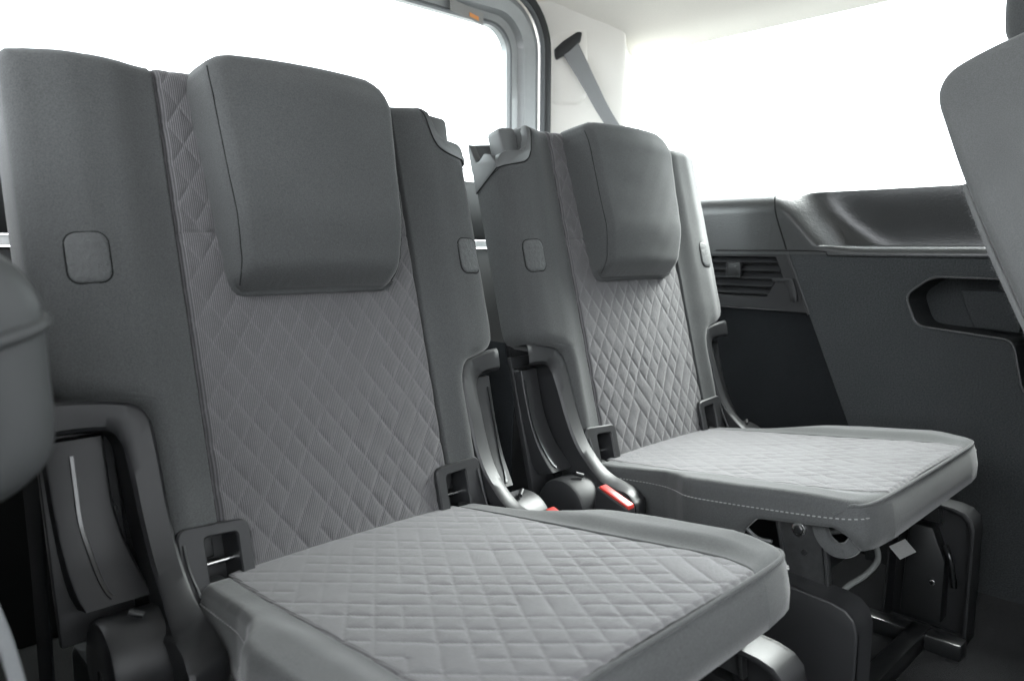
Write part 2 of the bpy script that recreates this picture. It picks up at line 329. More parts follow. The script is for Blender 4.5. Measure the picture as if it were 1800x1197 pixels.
def make_seat(xc, inner, label):
    S = empty('folding_seat', (xc, -0.2*0, FL), label, 'car seat', 'rear row of folding seats', floor=True)
    # ---- backrest cover
    us = sorted(set([round(q, 5) for q in [p[1] for p in dense(OUT_EDGE, .006)] + [p[1] for p in dense(CAP_EDGE, .006)]]))
    wo = edge_rows(OUT_EDGE, us); wi = edge_rows(CAP_EDGE, us)
    xl, xr = (-wo, wi) if inner > 0 else (-wi, wo)
    back = pillow('backrest', us, xl, xr, 150, .020, bolster_d, [(lambda x, v: 0*x-.035, .0015), (lambda x, v: 0*x-.058, 0)], BK, 'plain_fabric', S, inner=np.full(len(us), .1464))
    # ---- quilted centre
    nx, ny = 262, 470
    t = np.linspace(-1, 1, nx); u = np.linspace(-.03, .534, ny); xx = t[None]*np.full((ny, 1), .1478); uu = np.repeat(u[:, None], nx, 1)
    top = np.clip(.020-(.534-uu), 0, .020); drop = .020-np.sqrt(np.maximum(.0004-top*top, 0))
    d = -.0015 + .005*np.cos(t[None]*1.3) - .009*sstep(np.abs(xx), .141, .1478) - drop
    qh, qc = quilt(xx, uu, 3.0, 1.0, .13); d = d + qh*(1.15+0.45*sstep(np.abs(uu-.22), .0, .12)) - .0014*np.exp(-((uu-.352)/.0016)**2) - .0008*np.exp(-((uu-.352)/.006)**2)
    d = d - .045*anchor_cut(np.abs(xx), uu)
    V_, F_ = grid_mesh(np.stack(BK(xx+0*uu, uu, d), -1)); np_mesh('quilted_panel', V_, F_, 'rib_cloth', S, crease=qc*1.5)
    # ---- top rail closing the back (hard shell)
    prism('back_shell', [(-.255, -.03), (.255, -.03), (.262, .2), (.262, .43), (.21, .52), (-.21, .52), (-.262, .43), (-.262, .2)], -.066, -.052, BK, 'carpet', S, .004)
    # ---- rounded pads on both shoulders
    for s in (-1, 1):
        cx, cu = s*.2352, .3233; P0 = rrect(-.0178, .0178, -.0238, .0238, .0105, 6)
        loops = []
        for sc, dd in ((1.0, -.003), (1.0, .0012), (.95, .0019), (.80, .0021), (.4, .0022), (.02, .0022)):
            loops.append([BK(cx+a*sc, cu+b*sc, float(bolster_d(np.array(cx+a*sc), .3))+dd) for a, b in P0])
        pad = loft('shoulder_pad', loops, 'pad_leather', S, cap=(False, True))
        g = tube('groove', [BK(cx+a*1.045, cu+b*1.035, float(bolster_d(np.array(cx+a*1.045), .3))+.0002) for a, b in P0], .0007, 'seam_dark', pad, 6, 0, closed=True)
    # ---- head restraint
    hp = [(.088, .2835), (.094, .286), (.0985, .291), (.1005, .299), (.1035, .34), (.1075, .40), (.112, .47), (.1135, .50), (.112, .517), (.107, .527), (.098, .533), (.085, .5375)]
    rows = dense(hp, .005); hv = [q[1] for q in rows]; hw = np.array([q[0] for q in rows])
    def hd(x, v): return .033 + .019*sstep(v, .285, .37) + .004*sstep(v, .38, .52) + .012*(1-(x/.114)**2) - .012*sstep(v, .49, .54) - .022*(1-sstep(v, .283, .318))**2
    head = pillow('headrest', hv, -hw, hw, 90, .015, hd, [(lambda x, v: .012 + 0*x, .0025), (lambda x, v: -.012 + 0*x, .004)], BK, 'plain_fabric', S)
    for s in (-1, 1):
        pts = []
        for a, b in dense(hp, .02)[2:-3]:
            xx_ = s*(a-.0022); pts.append(BK(xx_, b, float(hd(np.array(xx_), np.array(b)))-.0068))
        tube('seam', pts, .0006, 'seam_dark', head, 6, 4)
    # ---- lower anchor housings
    for s in (-1, 1):
        cx, cu = s*.157, .0175
        def L_(a0, a1, b0, b1, r, d, sk=0.0): return [BK(cx + s*-1*a, cu + b + sk*a, d) for a, b in rrect(a0, a1, b0, b1, r, 5)]
        hs = loft('anchor_housing', [L_(-.036, .036, -.05, .036, .010, -.03, -.06), L_(-.036, .036, -.05, .036, .010, .006, -.06), L_(-.0345, .0345, -.0485, .0345, .009, .008, -.06),
                                     L_(-.012, .0235, -.03, .0255, .005, .008, -.06), L_(-.0105, .022, -.0285, .024, .004, .006, -.06), L_(-.0105, .022, -.0285, .024, .004, -.034, -.06)], 'plastic', S, cap=(False, True))
        back_plate = prism('inner_block', rect(-.010, .008, .0, .022), -.033, -.022, lambda a, b, d: BK(cx - s*a, cu + b, d), 'dark_plastic', hs, .002)
        tube('anchor_bar', [BK(cx - s*-.013, cu-.004, -.012), BK(cx - s*.024, cu-.004, -.012)], .0028, 'steel', hs, 10, 0)
        disc('screw', BK(cx + s*.002, cu-.021, .001), BK(0, 0, 1) and (0, -CA*.4, SA+.8), .0075, .002, 'dark_plastic', hs, .0006, 20)
        tube('edge_rib', [BK(cx+s*.031, .040, .008), BK(cx+s*.030, .015, .012), BK(cx+s*.026, -.01, .020)], .0016, 'plastic', hs, 6, 5)
    # ---- side shields: arch-shaped rim running down and forward round the hinge
    for s in (-1, 1):
        sh = None; WM = W_IN if s == inner else W_OUT
        def mx(a): return widen(a, WM)
        # rim: outer edge (against cloth), inner edge, both as (|x|, u, d)
        rim = [((.279, .1935, -.006), (.279, .163, -.008)), ((.255, .191, -.004), (.255, .163, -.008)), ((.232, .1875, -.004), (.239, .1615, -.008)), ((.213, .183, -.004), (.2300, .157, -.008)),
               ((.202, .174, -.004), (.2255, .149, -.008)), ((.1965, .160, -.003), (.2230, .138, -.007)), ((.1945, .12, -.001), (.2215, .11, -.004)), ((.1940, .085, .001), (.2205, .080, -.001)), ((.1935, .057, .005), (.2195, .052, .004)),
               ((.1935, .034, .012), (.219, .028, .012)), ((.1935, .014, .023), (.219, .006, .025)), ((.1935, -.004, .036), (.221, -.016, .043)), ((.1935, -.017, .051), (.224, -.026, .060)), ((.194, -.026, .069), (.228, -.031, .080)), ((.194, -.034, .084), (.230, -.036, .098)), ((.194, -.044, .094), (.231, -.047, .107)), ((.194, -.062, .098), (.231, -.066, .110)), ((.194, -.16, .072), (.231, -.16, .085))]
        A_ = catmull([q[0] for q in rim], 4); B_ = catmull([q[1] for q in rim], 4); loops = []
        for a, b in zip(A_, B_):
            m1 = a.lerp(b, .12); m2 = a.lerp(b, .5); m3 = a.lerp(b, .88)
            sec = [(a.x, a.y, a.z-.024), (a.x, a.y, a.z-.002), (m1.x, m1.y, m1.z+.0008), (m2.x, m2.y, m2.z+.0012), (m3.x, m3.y, m3.z+.0008), (b.x, b.y, b.z-.0025), (b.x-.001, b.y, b.z-.045)]
            loops.append([BK(s*mx(p[0]), p[1], p[2]) for p in sec])
        sh = loft('side_shield', loops, 'plastic', S, closed_loop=False, angle=38)
        # recess floor and inset panel
        prism('recess_floor', [(.222, -.03), (.279, -.03), (.279, .180), (.222, .180)], -.056, -.046, lambda a, b, d: BK(s*mx(a), b, d), 'plastic', sh, .002)
        prof = [(.157, -.030), (.12, -.031), (.08, -.030), (.045, -.025), (.018, -.016), (.002, -.009)]
        pl = catmull([(0, a, b) for a, b in prof], 5); loops = []
        for i, p in enumerate(pl):
            k = i/(len(pl)-1); xi = .2345-.017*sstep(np.array(k), .25, 1.0); xo = .2765-.010*k*k
            xi = float(xi); sec = [(xi-.004, p.z-.022), (xi-.0015, p.z-.003), (xi+.0005, p.z-.0005), (xi+.002, p.z), (xo-.002, p.z), (xo-.0005, p.z-.001), (xo, p.z-.003), (xo, p.z-.03)]
            loops.append([BK(s*mx(a), p.y, b) for a, b in sec])
        ip = loft('inset_panel', [[BK(s*mx(a), .161, -.045) for a in np.linspace(.232, .2755, 8)]] + loops + [[BK(s*mx(a), .000, -.045) for a in np.linspace(.215, .264, 8)]], 'plastic', sh, closed_loop=False, angle=38)
        pts = [BK(s*(.2630-.014*max(0, i-2)/4), p.y, p.z+.0006) for i, p in enumerate([pl[2], pl[6], pl[10], pl[14], pl[18], pl[21], pl[23]])]
        tube('trim_strip', pts, .001, 'black_metal', ip, 6, 5, flat=((s*1, 0, 0), .0022, .0012))
        disc('screw', BK(s*.2335, .085, -.046), (0, -CA, SA), .007, .006, 'black_metal', sh, .002, 20)
        # hinge drum with slot, hard outer cheek
        dr = disc('hinge_cover', (s*.205, -.084, .352), (s, 0, 0), .046, .066, 'plastic', S, .007, 48)
        prism('slot', rrect(-.0055, .0055, -.013, .011, .004, 4), 0, .0015, lambda a, b, d: (s*(.2705+d), -.088+a, .345+b), 'seam_dark', dr, 0)
        tube('clip', [(s*.236, -.098, .400), (s*.246, -.092, .404)], .0032, 'dark_plastic', dr, 10, 0)
        prism('outer_cheek', [(-.014, .585), (.05, .585), (.03, .40), (.03, .16), (-.03, .16), (-.03, .40), (-.035, .50)], s*(WM+.0005), s*(WM+.0035), lambda a, b, d: (d, a+.045, b), 'dark_cloth', S, .001)
        prism('hinge_base', rect(-.19, .03, .14, .335), s*.205, s*.268, lambda a, b, d: (d, a, b), 'dark_plastic', S, .008)
    # ---- top cap with release lever on the inner shoulder
    s = inner
    capf = lambda a, b, d: BK(s*widen(a, W_IN), b, d)
    def capb(a, b, d):
        k = max(0.0, min(.0145, a-.2635)); tp = max(0.0, min(.0195, b-.514)); return BK(s*widen(a, W_IN), b, d + float(bolster_d(np.array(a), .47)) - (.015-math.sqrt(.015**2-k*k)) - (.02-math.sqrt(.0004-tp*tp)))
    low = [(.2785, .4605), (.2645, .463), (.252, .4645), (.2265, .4678), (.2135, .475), (.2055, .4875), (.2005, .506), (.1965, .522), (.1925, .533)]
    cp = low + [(.201, .532), (.2055, .523), (.209, .508), (.214, .495), (.222, .487), (.240, .4855), (.256, .4855), (.2665, .482), (.2735, .475), (.2785, .468)]
    cap = prism('top_cap', [q_ for q_ in cp], -.022, .0012, capb, 'light_plastic', S, .0016, 2)
    tube('cap_joint', [capb(a, b-.0006, .0004) for a, b in low], .0009, 'seam_dark', cap, 6, 4)
    prism('cap_side', [(-.006, .4605), (-.006, .470), (-.014, .483), (-.027, .489), (-.040, .482), (-.047, .482), (-.056, .514), (-.060, .514), (-.060, .436)], .262, .2790, lambda a, b, d: BK(s*widen(d, W_IN), b, a), 'light_plastic', cap, .002)
    tube('cap_joint', [BK(s*widen(.2789, W_IN), .4600, -.004), BK(s*widen(.2790, W_IN), .436, -.058)], .0009, 'seam_dark', cap, 6, 0)
    prism('cap_floor', [(.2, .462), (.272, .462), (.272, .479), (.2, .479)], -.058, -.008, capf, 'light_plastic', cap, .003)
    prism('cap_rear', [(.205, .47), (.274, .47), (.274, .514), (.215, .520)], -.066, -.056, capf, 'light_plastic', cap, .003)
    prism('release_lever', [(.213, .474), (.249, .474), (.2535, .520), (.249, .526), (.2185, .529), (.213, .524)], -.036, -.008, capf, 'light_plastic', cap, .004, 3)
    # ---- seat cushion
    ce = [(.168, -.006), (.178, .0), (.181, .05), (.184, .10), (.191, .135), (.203, .160), (.216, .180), (.222, .205), (.2245, .26), (.2245, .33), (.2225, .37), (.2175, .392), (.210, .4035), (.200, .4085), (.185, .4115), (.150, .4145)]
    rows = dense(ce, .006); cv = [q[1] for q in rows]; cw = np.array([q[0] for q in rows])
    def xi_(v): return np.interp(v, [-.01, .03, .10, .25, .33, .37, .395, .42], [.146, .150, .154, .158, .162, .160, .152, .137])
    def ch(x, v):
        ax = np.abs(x); xi = xi_(v); ins = (1-sstep(ax, xi-.0015, xi+.0022))*(1-sstep(v, .406, .410))
        return -.001 - .0032*ins + .008*sstep(ax, xi+.001, xi+.032)*sstep(v, .02, .2)*(1-.8*sstep(v, .34, .41))
    def skirt(x, v):
        k = np.interp(v, [-.01, .05, .14, .20, .235, .255, .270, .285, .378, .392, .402], [.055, .062, .074, .084, .082, .066, .044, .030, .028, .038, .053])
        return -k
    pillow('cushion', cv, -cw, cw, 150, .011, ch, [(lambda x, v: -.016 + 0*x, .0015), (lambda x, v: .55*skirt(x, v) - .008, .003), (skirt, .001), (lambda x, v: skirt(x, v)-.002, -.006), (lambda x, v: skirt(x, v)+.008, -.012)], CU, 'plain_fabric', S, inner=xi_(np.array(cv)))
    prism('cushion_pan', [(-.165, .0), (.165, .0), (.165, .395), (-.165, .395)], -.052, -.03, CU, 'dark_plastic', S, .004)
    nx, ny = 280, 370
    t = np.linspace(-1, 1, nx); v = np.linspace(-.006, .4110, ny); vv = np.repeat(v[:, None], nx, 1); xi = xi_(v)[:, None]; xx = t[None]*xi
    h = -.0005 + .003*np.cos(t[None]*1.5) - .004*np.sin(np.clip(vv/.40, 0, 1)*math.pi)*np.cos(t[None]*1.4) - .0012*sstep(np.abs(xx), xi-.003, xi) - .0028*sstep(vv, .4065, .4110)
    qh, qc = quilt(xx, vv + .006, 11.0, 1.0, .07, .12); h = h + qh*(0.45 + 0.55*sstep(vv, .05, .25))
    V_, F_ = grid_mesh(np.stack(CU(xx, vv, h), -1)); np_mesh('cushion_quilted_panel', V_, F_, 'rib_cloth', S, crease=qc*.8)
    # front edge cord and side stitching
    fe = [(-.2135, .396), (-.2075, .4045), (-.195, .4095), (-.16, .4135), (-.08, .4145), (0, .4148), (.08, .4145), (.16, .4135), (.195, .4095), (.2075, .4045), (.2135, .396)]
    tube('piping', [CU(-.2215, .378, -.014)] + [CU(a, b-.0025, -.0045) for a, b in fe] + [CU(.2215, .378, -.014)],   .0024, 'plain_fabric', S, 8, 6)
    vs, fs = [], []
    for s in (-1, 1):
        L_ = catmull([(a, b, 0) for a, b in ce[1:-2]], 6); acc = 0; last = L_[0]; on = None
        pts = [L_[0]]
        for p in L_[1:]:
            n = max(1, int((p-last).length/.0005))
            for k in range(1, n+1): pts.append(last.lerp(p, k/n))
            last = p
        step = .0062; acc = 0; i = 0
        cum = [0]
        for a, b in zip(pts, pts[1:]): cum.append(cum[-1]+(b-a).length)
        q = 0.004
        while q + .0035 < cum[-1]:
            ia = int(np.searchsorted(cum, q)); ib = int(np.searchsorted(cum, q+.0034)); a, b = pts[ia], pts[ib]
            n_ = Vector((b.y-a.y, -(b.x-a.x), 0)).normalized(); base = len(vs)
            for p in (a, b):
                for dn, dh in ((.0008, -.0176), (.0030, -.0176), (.0030, -.0166), (.0008, -.0166)):
                    vs.append(CU(s*(p.x+n_.x*dn), p.y+n_.y*dn, dh))
            fs += [tuple(base+k for k in fcs) for fcs in ((0, 1, 2, 3), (7, 6, 5, 4), (0, 4, 5, 1), (1, 5, 6, 2), (2, 6, 7, 3), (3, 7, 4, 0))]
            q += step
    tag(mesh('stitching', vs, fs, 'thread', S, 0), kind='stuff')
    # ---- legs: steel arm, plastic foot cover
    for s in (-1, 1):
        lp = [(-.492, FL), (-.492, .312), (-.488, .326), (-.478, .335), (-.462, .339), (-.385, .343), (-.375, .336), (-.370, FL)]
        lc = prism('leg_cover', lp, s*.231, s*.240, YZ, 'plastic', S, .003, 3)
        inn = [(a + (.006 if a < -.47 else (-.004 if a > -.38 else 0)), b - (.006 if b > .3 else 0)) for a, b in lp]
        bands = [[(s*x_, a, b) for a, b in pr] for x_, pr in ((.2385, inn), (.196, inn), (.1945, [((p_[0]+q_[0])/2, (p_[1]+q_[1])/2) for p_, q_ in zip(lp, inn)]), (.196, lp), (.2385, lp))]
        loft('cover_rim', bands, 'plastic', lc, closed_loop=False, angle=40)
        prism('lock_block', [(-.455, FL+.02), (-.455, .25), (-.435, .30), (-.40, .30), (-.395, FL+.02)], s*.200, s*.228, YZ, 'dark_plastic', S, .004)
        tube('lock_lever', [(s*.204, -.452, .275), (s*.197, -.462, .262), (s*.197, -.468, .235), (s*.202, -.470, .215)], .004, 'black_metal', S, 8, 5)
        disc('lock_pin', (s*.200, -.440, .215), (-s, 0, 0), .005, .006, 'steel', S, .0015, 14)
        br = prism('leg_arm', [(-.378, .424), (-.392, .432), (-.420, .43), (-.430, .415), (-.444, .31), (-.398, .31), (-.384, .375)], s*.200, s*.205, YZ, 'leg_metal', S, .001)
        prism('flange', [(-.378, .424), (-.388, .376), (-.402, .31), (-.398, .31), (-.3835, .376), (-.373, .423)], s*.192, s*.208, YZ, 'leg_metal', br, .001)
        prism('flange', [(-.434, .400), (-.444, .31), (-.448, .31), (-.438, .400)], s*.196, s*.206, YZ, 'leg_metal', br, .001)
        bo = disc('pivot_bolt', (s*.205, -.407, .3985), (s, 0, 0), .0085, .004, 'steel', br, .001, 24)
        disc('bolt_head', (s*.209, -.407, .3985), (s, 0, 0), .005, .0025, 'black_metal', bo, .001, 6)
        disc('rivet', (s*.205, -.414, .372), (s, 0, 0), .004, .002, 'black_metal', br, .001, 16)
    # corner flap loop and release cable below the front corner
    for s in (-1, 1):
        tube('corner_flap', [CU(s*.203, .352, -.028), CU(s*.206, .358, -.046), CU(s*.206, .371, -.058), CU(s*.203, .386, -.056), CU(s*.198, .396, -.042)], .006, 'plain_fabric', S, 8, 6, flat=((s, 0, 0), .005, .009))
    cb = tube('cable', [(-.195, -.43, .398), (-.175, -.452, .400), (-.157, -.472, .388), (-.152, -.478, .368), (-.162, -.470, .350), (-.182, -.458, .338), (-.192, -.452, .328)], .0034, 'cable_sleeve', S, 10, 8)
    tube('pull_hook', [(-.218, -.340, .396), (-.219, -.348, .386), (-.217, -.362, .377), (-.214, -.378, .377)], .0025, 'light_plastic', S, 8, 6)
    # cross bar and floor frame
    prism('cross_bar', rect(-.40, -.375, .31, .335), -.17, .17, YZ, 'black_metal', S, .003)
    for s in (-1, 1):
        prism('floor_rail', rect(-.50, .06, FL, FL+.025), s*.14, s*.17, YZ, 'black_metal', S, .003)
    prism('front_rail', rect(-.452, -.425, FL, FL+.028), -.17, .17, YZ, 'black_metal', S, .003)
    return S

TX = 0.60
seatA = make_seat(0.0, 1, 'grey cloth folding seat with quilted centre, its cushion edge standing before a red buckle tip')
seatB = make_seat(TX, -1, 'grey cloth folding seat with quilted centre, standing beside the side trim with storage pocket')

# information sticker under the second seat (plain, without its code)
st = prism('paper_label', [(-.0165, -.011), (.0165, -.011), (.0165, .011), (-.0165, .011)], 0, .0006, lambda a, b, d: (.672 + a*.86 + b*.28, -.434 + b*.80 - a*.35, .302 + d + a*.2 + b*.55), 'paper', None, 0)
tag(st, 'small pale paper sticker in the dark under the seat beside the side trim', 'sticker')

# ------------------------------------------------------------------ belt buckles between the seats
def buckle(x, y, z, label, s):
    B = empty('seat_buckle', (x, y, FL), label, 'seat buckle', None)
    z -= FL; t = .010
    prof = [(.026, -.075), (.030, -.015), (.027, .012), (-.027, -.006), (-.030, -.030), (-.022, -.075)]
    body = prism('buckle_body', prof, -t, t, YZ, 'plastic', B, .003, 3); body.location = (0, 0, z)
    btn = prism('release_button', [(.0230, .0075), (.0230, .0135), (-.0265, -.0030), (-.0275, -.011)], -.0078, .0078, YZ, 'red_plastic', B, .0018, 2); btn.location = (0, 0, z)
    stalk = tube('stalk', [(0, .004, .02), (0, .002, z-.09), (0, .002, z-.06)], 1, 'dark_plastic', B, 10, 4, flat=((0, 1, 0), .014, .005))
    return B
buckle(.3530, -.166, .386, 'dark seat belt buckle with bright red button fully visible beside the hinge drum', -1)
buckle(.2455, -.166, .380, 'red seat belt buckle mostly hidden behind the cushion edge', 1)

# ------------------------------------------------------------------ setting: floor, walls, roof
def struct(o): o['kind'] = 'structure'; return o
struct(prism('floor', rect(-.75, 1.35, -2.4, .56), FL-.03, FL, WORLD, 'carpet', None, 0))
struct(mesh('ground', [(-60, -60, -.35), (60, -60, -.35), (60, 60, -.35), (-60, 60, -.35)], [(0, 1, 2, 3)], 'asphalt', None, 0))
struct(prism('front_light_block', rect(-.75, 1.25, FL, .95), -2.42, -2.38, XZ, 'dark_cloth', None, 0))  # unseen screen added to hold back light from the front
struct(prism('door_side_light_block', [(-2.4, FL), (-.42, FL), (-.42, .56), (-1.35, .56), (-1.35, .84), (-2.4, .84)], -.66, -.62, YZ, 'dark_cloth', None, 0))  # unseen, added to keep low light from the door off the floor
# side trim on the window side
WX = 1.02
side = struct(mesh('side_wall', [(1.20, -2.4, FL), (1.20, .56, FL), (1.20, .56, .80), (1.20, -2.4, .80)], [(0, 1, 2, 3)], 'dark_cloth', None, 0))
T = empty('side_trim', (WX, -.3, FL), 'dark grey moulded side trim with ledge, vent and storage pocket below the window', 'trim panel'); T['_floor'] = 0
TO = Vector((WX, -.3, FL))
def TYZ(a, b, d): return (d - TO.x, a - TO.y, b - TO.z)
# upper ledge: heightfield over (y,z)
ys = np.linspace(.50, -1.3, 420); zs = np.concatenate([np.linspace(.7160, .7335, 40), np.linspace(.7345, .800, 30), np.linspace(.802, .8415, 50)])
Yg, Zg = np.meshgrid(ys, zs); kink = -.137 + (Zg-.730)/(.826-.730)*(-.044+.137)
q = (kink - Yg)                                         # > 0 inside the niche
n1 = 1-np.exp(-(np.maximum(q+.010, 0)/.060)**2)
lip = np.clip((Zg-.7160)/.0173, 0, 1); lip = 1-np.sqrt(np.maximum(1-lip*lip, 0)); lip = np.where(Zg > .7333, 1.0, lip*.23)   # rounded lip, then the flat ledge floor
wall = .078 - .020*sstep(Zg, .735, .8415) + .010*np.exp(-((Zg-.7345)/.006)**2)*0
top = np.clip((Zg-.800)/.0415, 0, 1); top = .040*(1-np.sqrt(np.maximum(1-top*top*.999, 0)))
e = n1*lip*wall + (1-n1)*top
V_, F_ = grid_mesh(np.stack([WX + e - TO.x, Yg - TO.y, Zg - TO.z], -1)); led = np_mesh('ledge', V_, F_[:, ::-1], 'grain_plastic', T)
# window sill: top surface from the ledge out to the glass
et = e[-1, ::4]; yt = ys[::4]
sl = [[(WX + float(a if a > .1 else e_ + a) - TO.x, y - TO.y, b - TO.z) for y, e_ in zip(yt, et)] for a, b in ((-.001, .8412), (.004, .8422), (.012, .8425), (.13, .842), (.14, .85))]
loft('window_sill', sl, 'grain_plastic', T, closed_loop=False)
tube('panel_gap', [TYZ(-.041, .838, WX-.0005), TYZ(-.041, .82, WX-.0005), TYZ(-.045, .795, WX-.0005), TYZ(-.070, .726, WX-.0005)], .0012, 'seam_dark', T, 6, 4)
from mathutils.geometry import tessellate_polygon
def panel_with_hole(name, outer, hole, x, depth, mat, parent, fr, lip=.004):
    polys = [[Vector((a, b, 0)) for a, b in outer]] + ([[Vector((a, b, 0)) for a, b in hole]] if hole else [])
    flat = [p for q_ in polys for p in q_]; tris = tessellate_polygon(polys)
    vs = [fr(p.x, p.y, x) for p in flat]; fs = [tuple(t_) for t_ in tris]
    no = len(outer)
    def wall(idx, ring, dx):
        b0 = len(vs)
        for a, b in ring: vs.append(fr(a, b, x+dx))
        n = len(ring)
        for k in range(n): fs.append((idx+k, idx+(k+1) % n, b0+(k+1) % n, b0+k))
        return b0
    wall(0, outer, .02)
    if hole:
        b0 = wall(no, hole, depth); fs.append(tuple(range(b0, b0+len(hole))))
    me = bpy.data.meshes.new(name); me.from_pydata([tuple(v_) for v_ in vs], [], fs)
    bm = bmesh.new(); bm.from_mesh(me); bmesh.ops.recalc_face_normals(bm, faces=bm.faces); bm.to_mesh(me); bm.free()
    return link(name, me, mat, parent, 30)
def roundpoly(pts, r=.012, n=5):
    out = []; N_ = len(pts)
    for i in range(N_):
        p = Vector(pts[i]); a = (Vector(pts[i-1])-p); b = (Vector(pts[(i+1) % N_])-p); ra = min(r, a.length*.45); rb = min(r, b.length*.45)
        p0 = p + a.normalized()*ra; p1 = p + b.normalized()*rb
        for k in range(n+1):
            t_ = k/n; out.append(tuple((1-t_)**2*p0 + 2*t_*(1-t_)*p + t_*t_*p1))
    return out
main_out = [(-.0735, .7165), (-.240, .325), (-.26, FL), (-1.3, FL), (-1.3, .7165)]
pocket = roundpoly([(-.301, .645), (-.344, .679), (-.56, .677), (-.56, .49), (-.492, .49), (-.472, .577), (-.322, .590)], .016)
mp = panel_with_hole('main_panel', main_out, pocket, WX, .10, 'trim_cloth', T, TYZ)
tube('pocket_lip', [TYZ(a, b, WX-.0005) for a, b in pocket], .0022, 'grain_plastic', mp, 8, 0, closed=True)
prism('pocket_block', [(-.375, .655), (-.47, .655), (-.47, .585), (-.400, .590)], WX+.05, WX+.098, TYZ, 'trim_cloth', mp, .003)
tube('ledge_gap', [TYZ(.09, .7235, WX-.0005), TYZ(-.13, .7235, WX-.0005), TYZ(-.155, .716, WX-.0005), TYZ(-.20, .7135, WX-.0005), TYZ(-.6, .712, WX-.0005)], .0011, 'seam_dark', T, 6, 5)
# vent plate: polygon with two slotted openings and their slats, a socket and a hook
vp_out = [(.30, .7225), (-.0680, .7225), (-.1215, .600), (.10, .606), (.30, .606)]
vent_hole = roundpoly([(.20, .712), (-.0475, .712), (-.0600, .684), (-.068, .662), (-.062, .660), (-.050, .660), (-.032, .628), (.20, .630)], .004, 3)
vent_hole = [p for p in vent_hole]
vp = panel_with_hole('vent_plate', vp_out, vent_hole, WX+.001, .022, 'plastic', T, TYZ)
for zc, y1 in ((.704, -.049), (.687, -.056), (.6705, -.063), (.654, -.042), (.6385, -.035)):
    prism('vent_slat', [(WX+.003, zc-.0045), (WX+.006, zc-.0065), (WX+.017, zc+.003), (WX+.015, zc+.006)], .20, y1, lambda a, b, d: TYZ(d, b, a), 'plastic', vp, .0008, 1)
so = prism('socket_plate', rrect(.030, .062, .668, .698, .004, 4), WX-.001, WX+.010, TYZ, 'dark_plastic', vp, .001)
tube('socket_frame', [TYZ(a, b, WX-.001) for a, b in rrect(.030, .062, .668, .698, .004, 4)], .0012, 'plastic', so, 6, 0, closed=True)
disc('indicator', TYZ(.042, .690, WX-.0005), (-1, 0, 0), .0022, .0015, 'light_plastic', so, .0005, 12)
hk = prism('cargo_hook', roundpoly([(-.046, .660), (-.072, .660), (-.083, .640), (-.086, .622), (-.100, .622), (-.098, .640), (-.089, .668), (-.046, .668)], .003, 3), WX-.006, WX+.004, TYZ, 'plastic', vp, .0015)
prism('hook_recess', roundpoly([(-.072, .664), (-.084, .664), (-.097, .628), (-.088, .622)], .002, 3), WX-.0005, WX+.0008, TYZ, 'dark_plastic', vp, 0)
tube('edge_strip', [TYZ(-.0735, .716, WX-.0005), TYZ(-.1235, .598, WX-.0005)], .002, 'plastic', vp, 6, 0, flat=((0, 1, 0), .003, .0012))
prism('lower_carpet', [(.50, .604), (-.118, .599), (-.225, .34), (-.25, FL), (.50, FL)], WX+.022, WX+.03, TYZ, 'dark_cloth', T, 0)
# wheel house bulge behind the second seat
# side window with pane, pillar, roof edge
SW = empty('side_window', (WX+.1, -.3, .85), 'large blown-out side window above the trim ledge, rounded lower corner', 'window')
g = prism('pane', rect(.42, -1.3, -.02, .37), .031, .035, lambda a, b, d: (d, a+.3, b), 'window_glass', SW, 0)
tube('seal', [(.022, .70, .40), (.022, .70, .25), (.022, .69, .07), (.022, .655, .025), (.022, .60, .002), (.022, .40, -.008), (.022, -1.0, -.014)], .004, 'cream_trim', SW, 8, 6)
# cream pillar between side window and rear door
plan = [(1.12, .400), (1.07, .380), (1.045, .362), (1.032, .360), (1.012, .382), (.985, .416), (.95, .456), (.925, .484), (.905, .507), (.902, .53)]
plan = [tuple(p)[:2] for p in catmull([(a, b, 0) for a, b in plan], 5)]
loops = [[(x + .02*k, y - .02*k*0, z) for x, y in plan] for z, k in ((.76, 0), (.84, 0), (1.0, 0), (1.1, 0), (1.18, -.1), (1.24, -.5), (1.285, -1.2), (1.30, -2.2))]
PIL = empty('pillar_trim', (1.0, .45, .8), 'cream plastic corner pillar trim carrying the upper belt guide', 'pillar trim')
po = Vector((1.0, .45, .8))
loft('pillar_cover', [[tuple(Vector(p)-po) for p in L_] for L_ in loops], 'cream_trim', PIL, closed_loop=False, angle=60)
nd = Vector((-.763, -.646, 0)); td = Vector((.646, -.763, 0))      # pillar face normal (towards the cabin) and tangent
pc = Vector((.9425, .462, 1.203))
bos = rrect(-.050, .046, -.13, .085, .030, 6)
loft('belt_boss', [[tuple(pc + td*a*k + Vector((0, 0, 1))*b*k + nd*d - po) for a, b in bos] for k, d in ((1.06, -.006), (1.0, .002), (.95, .005), (.5, .006), (.02, .006))], 'cream_trim', PIL, cap=(False, True), angle=60)
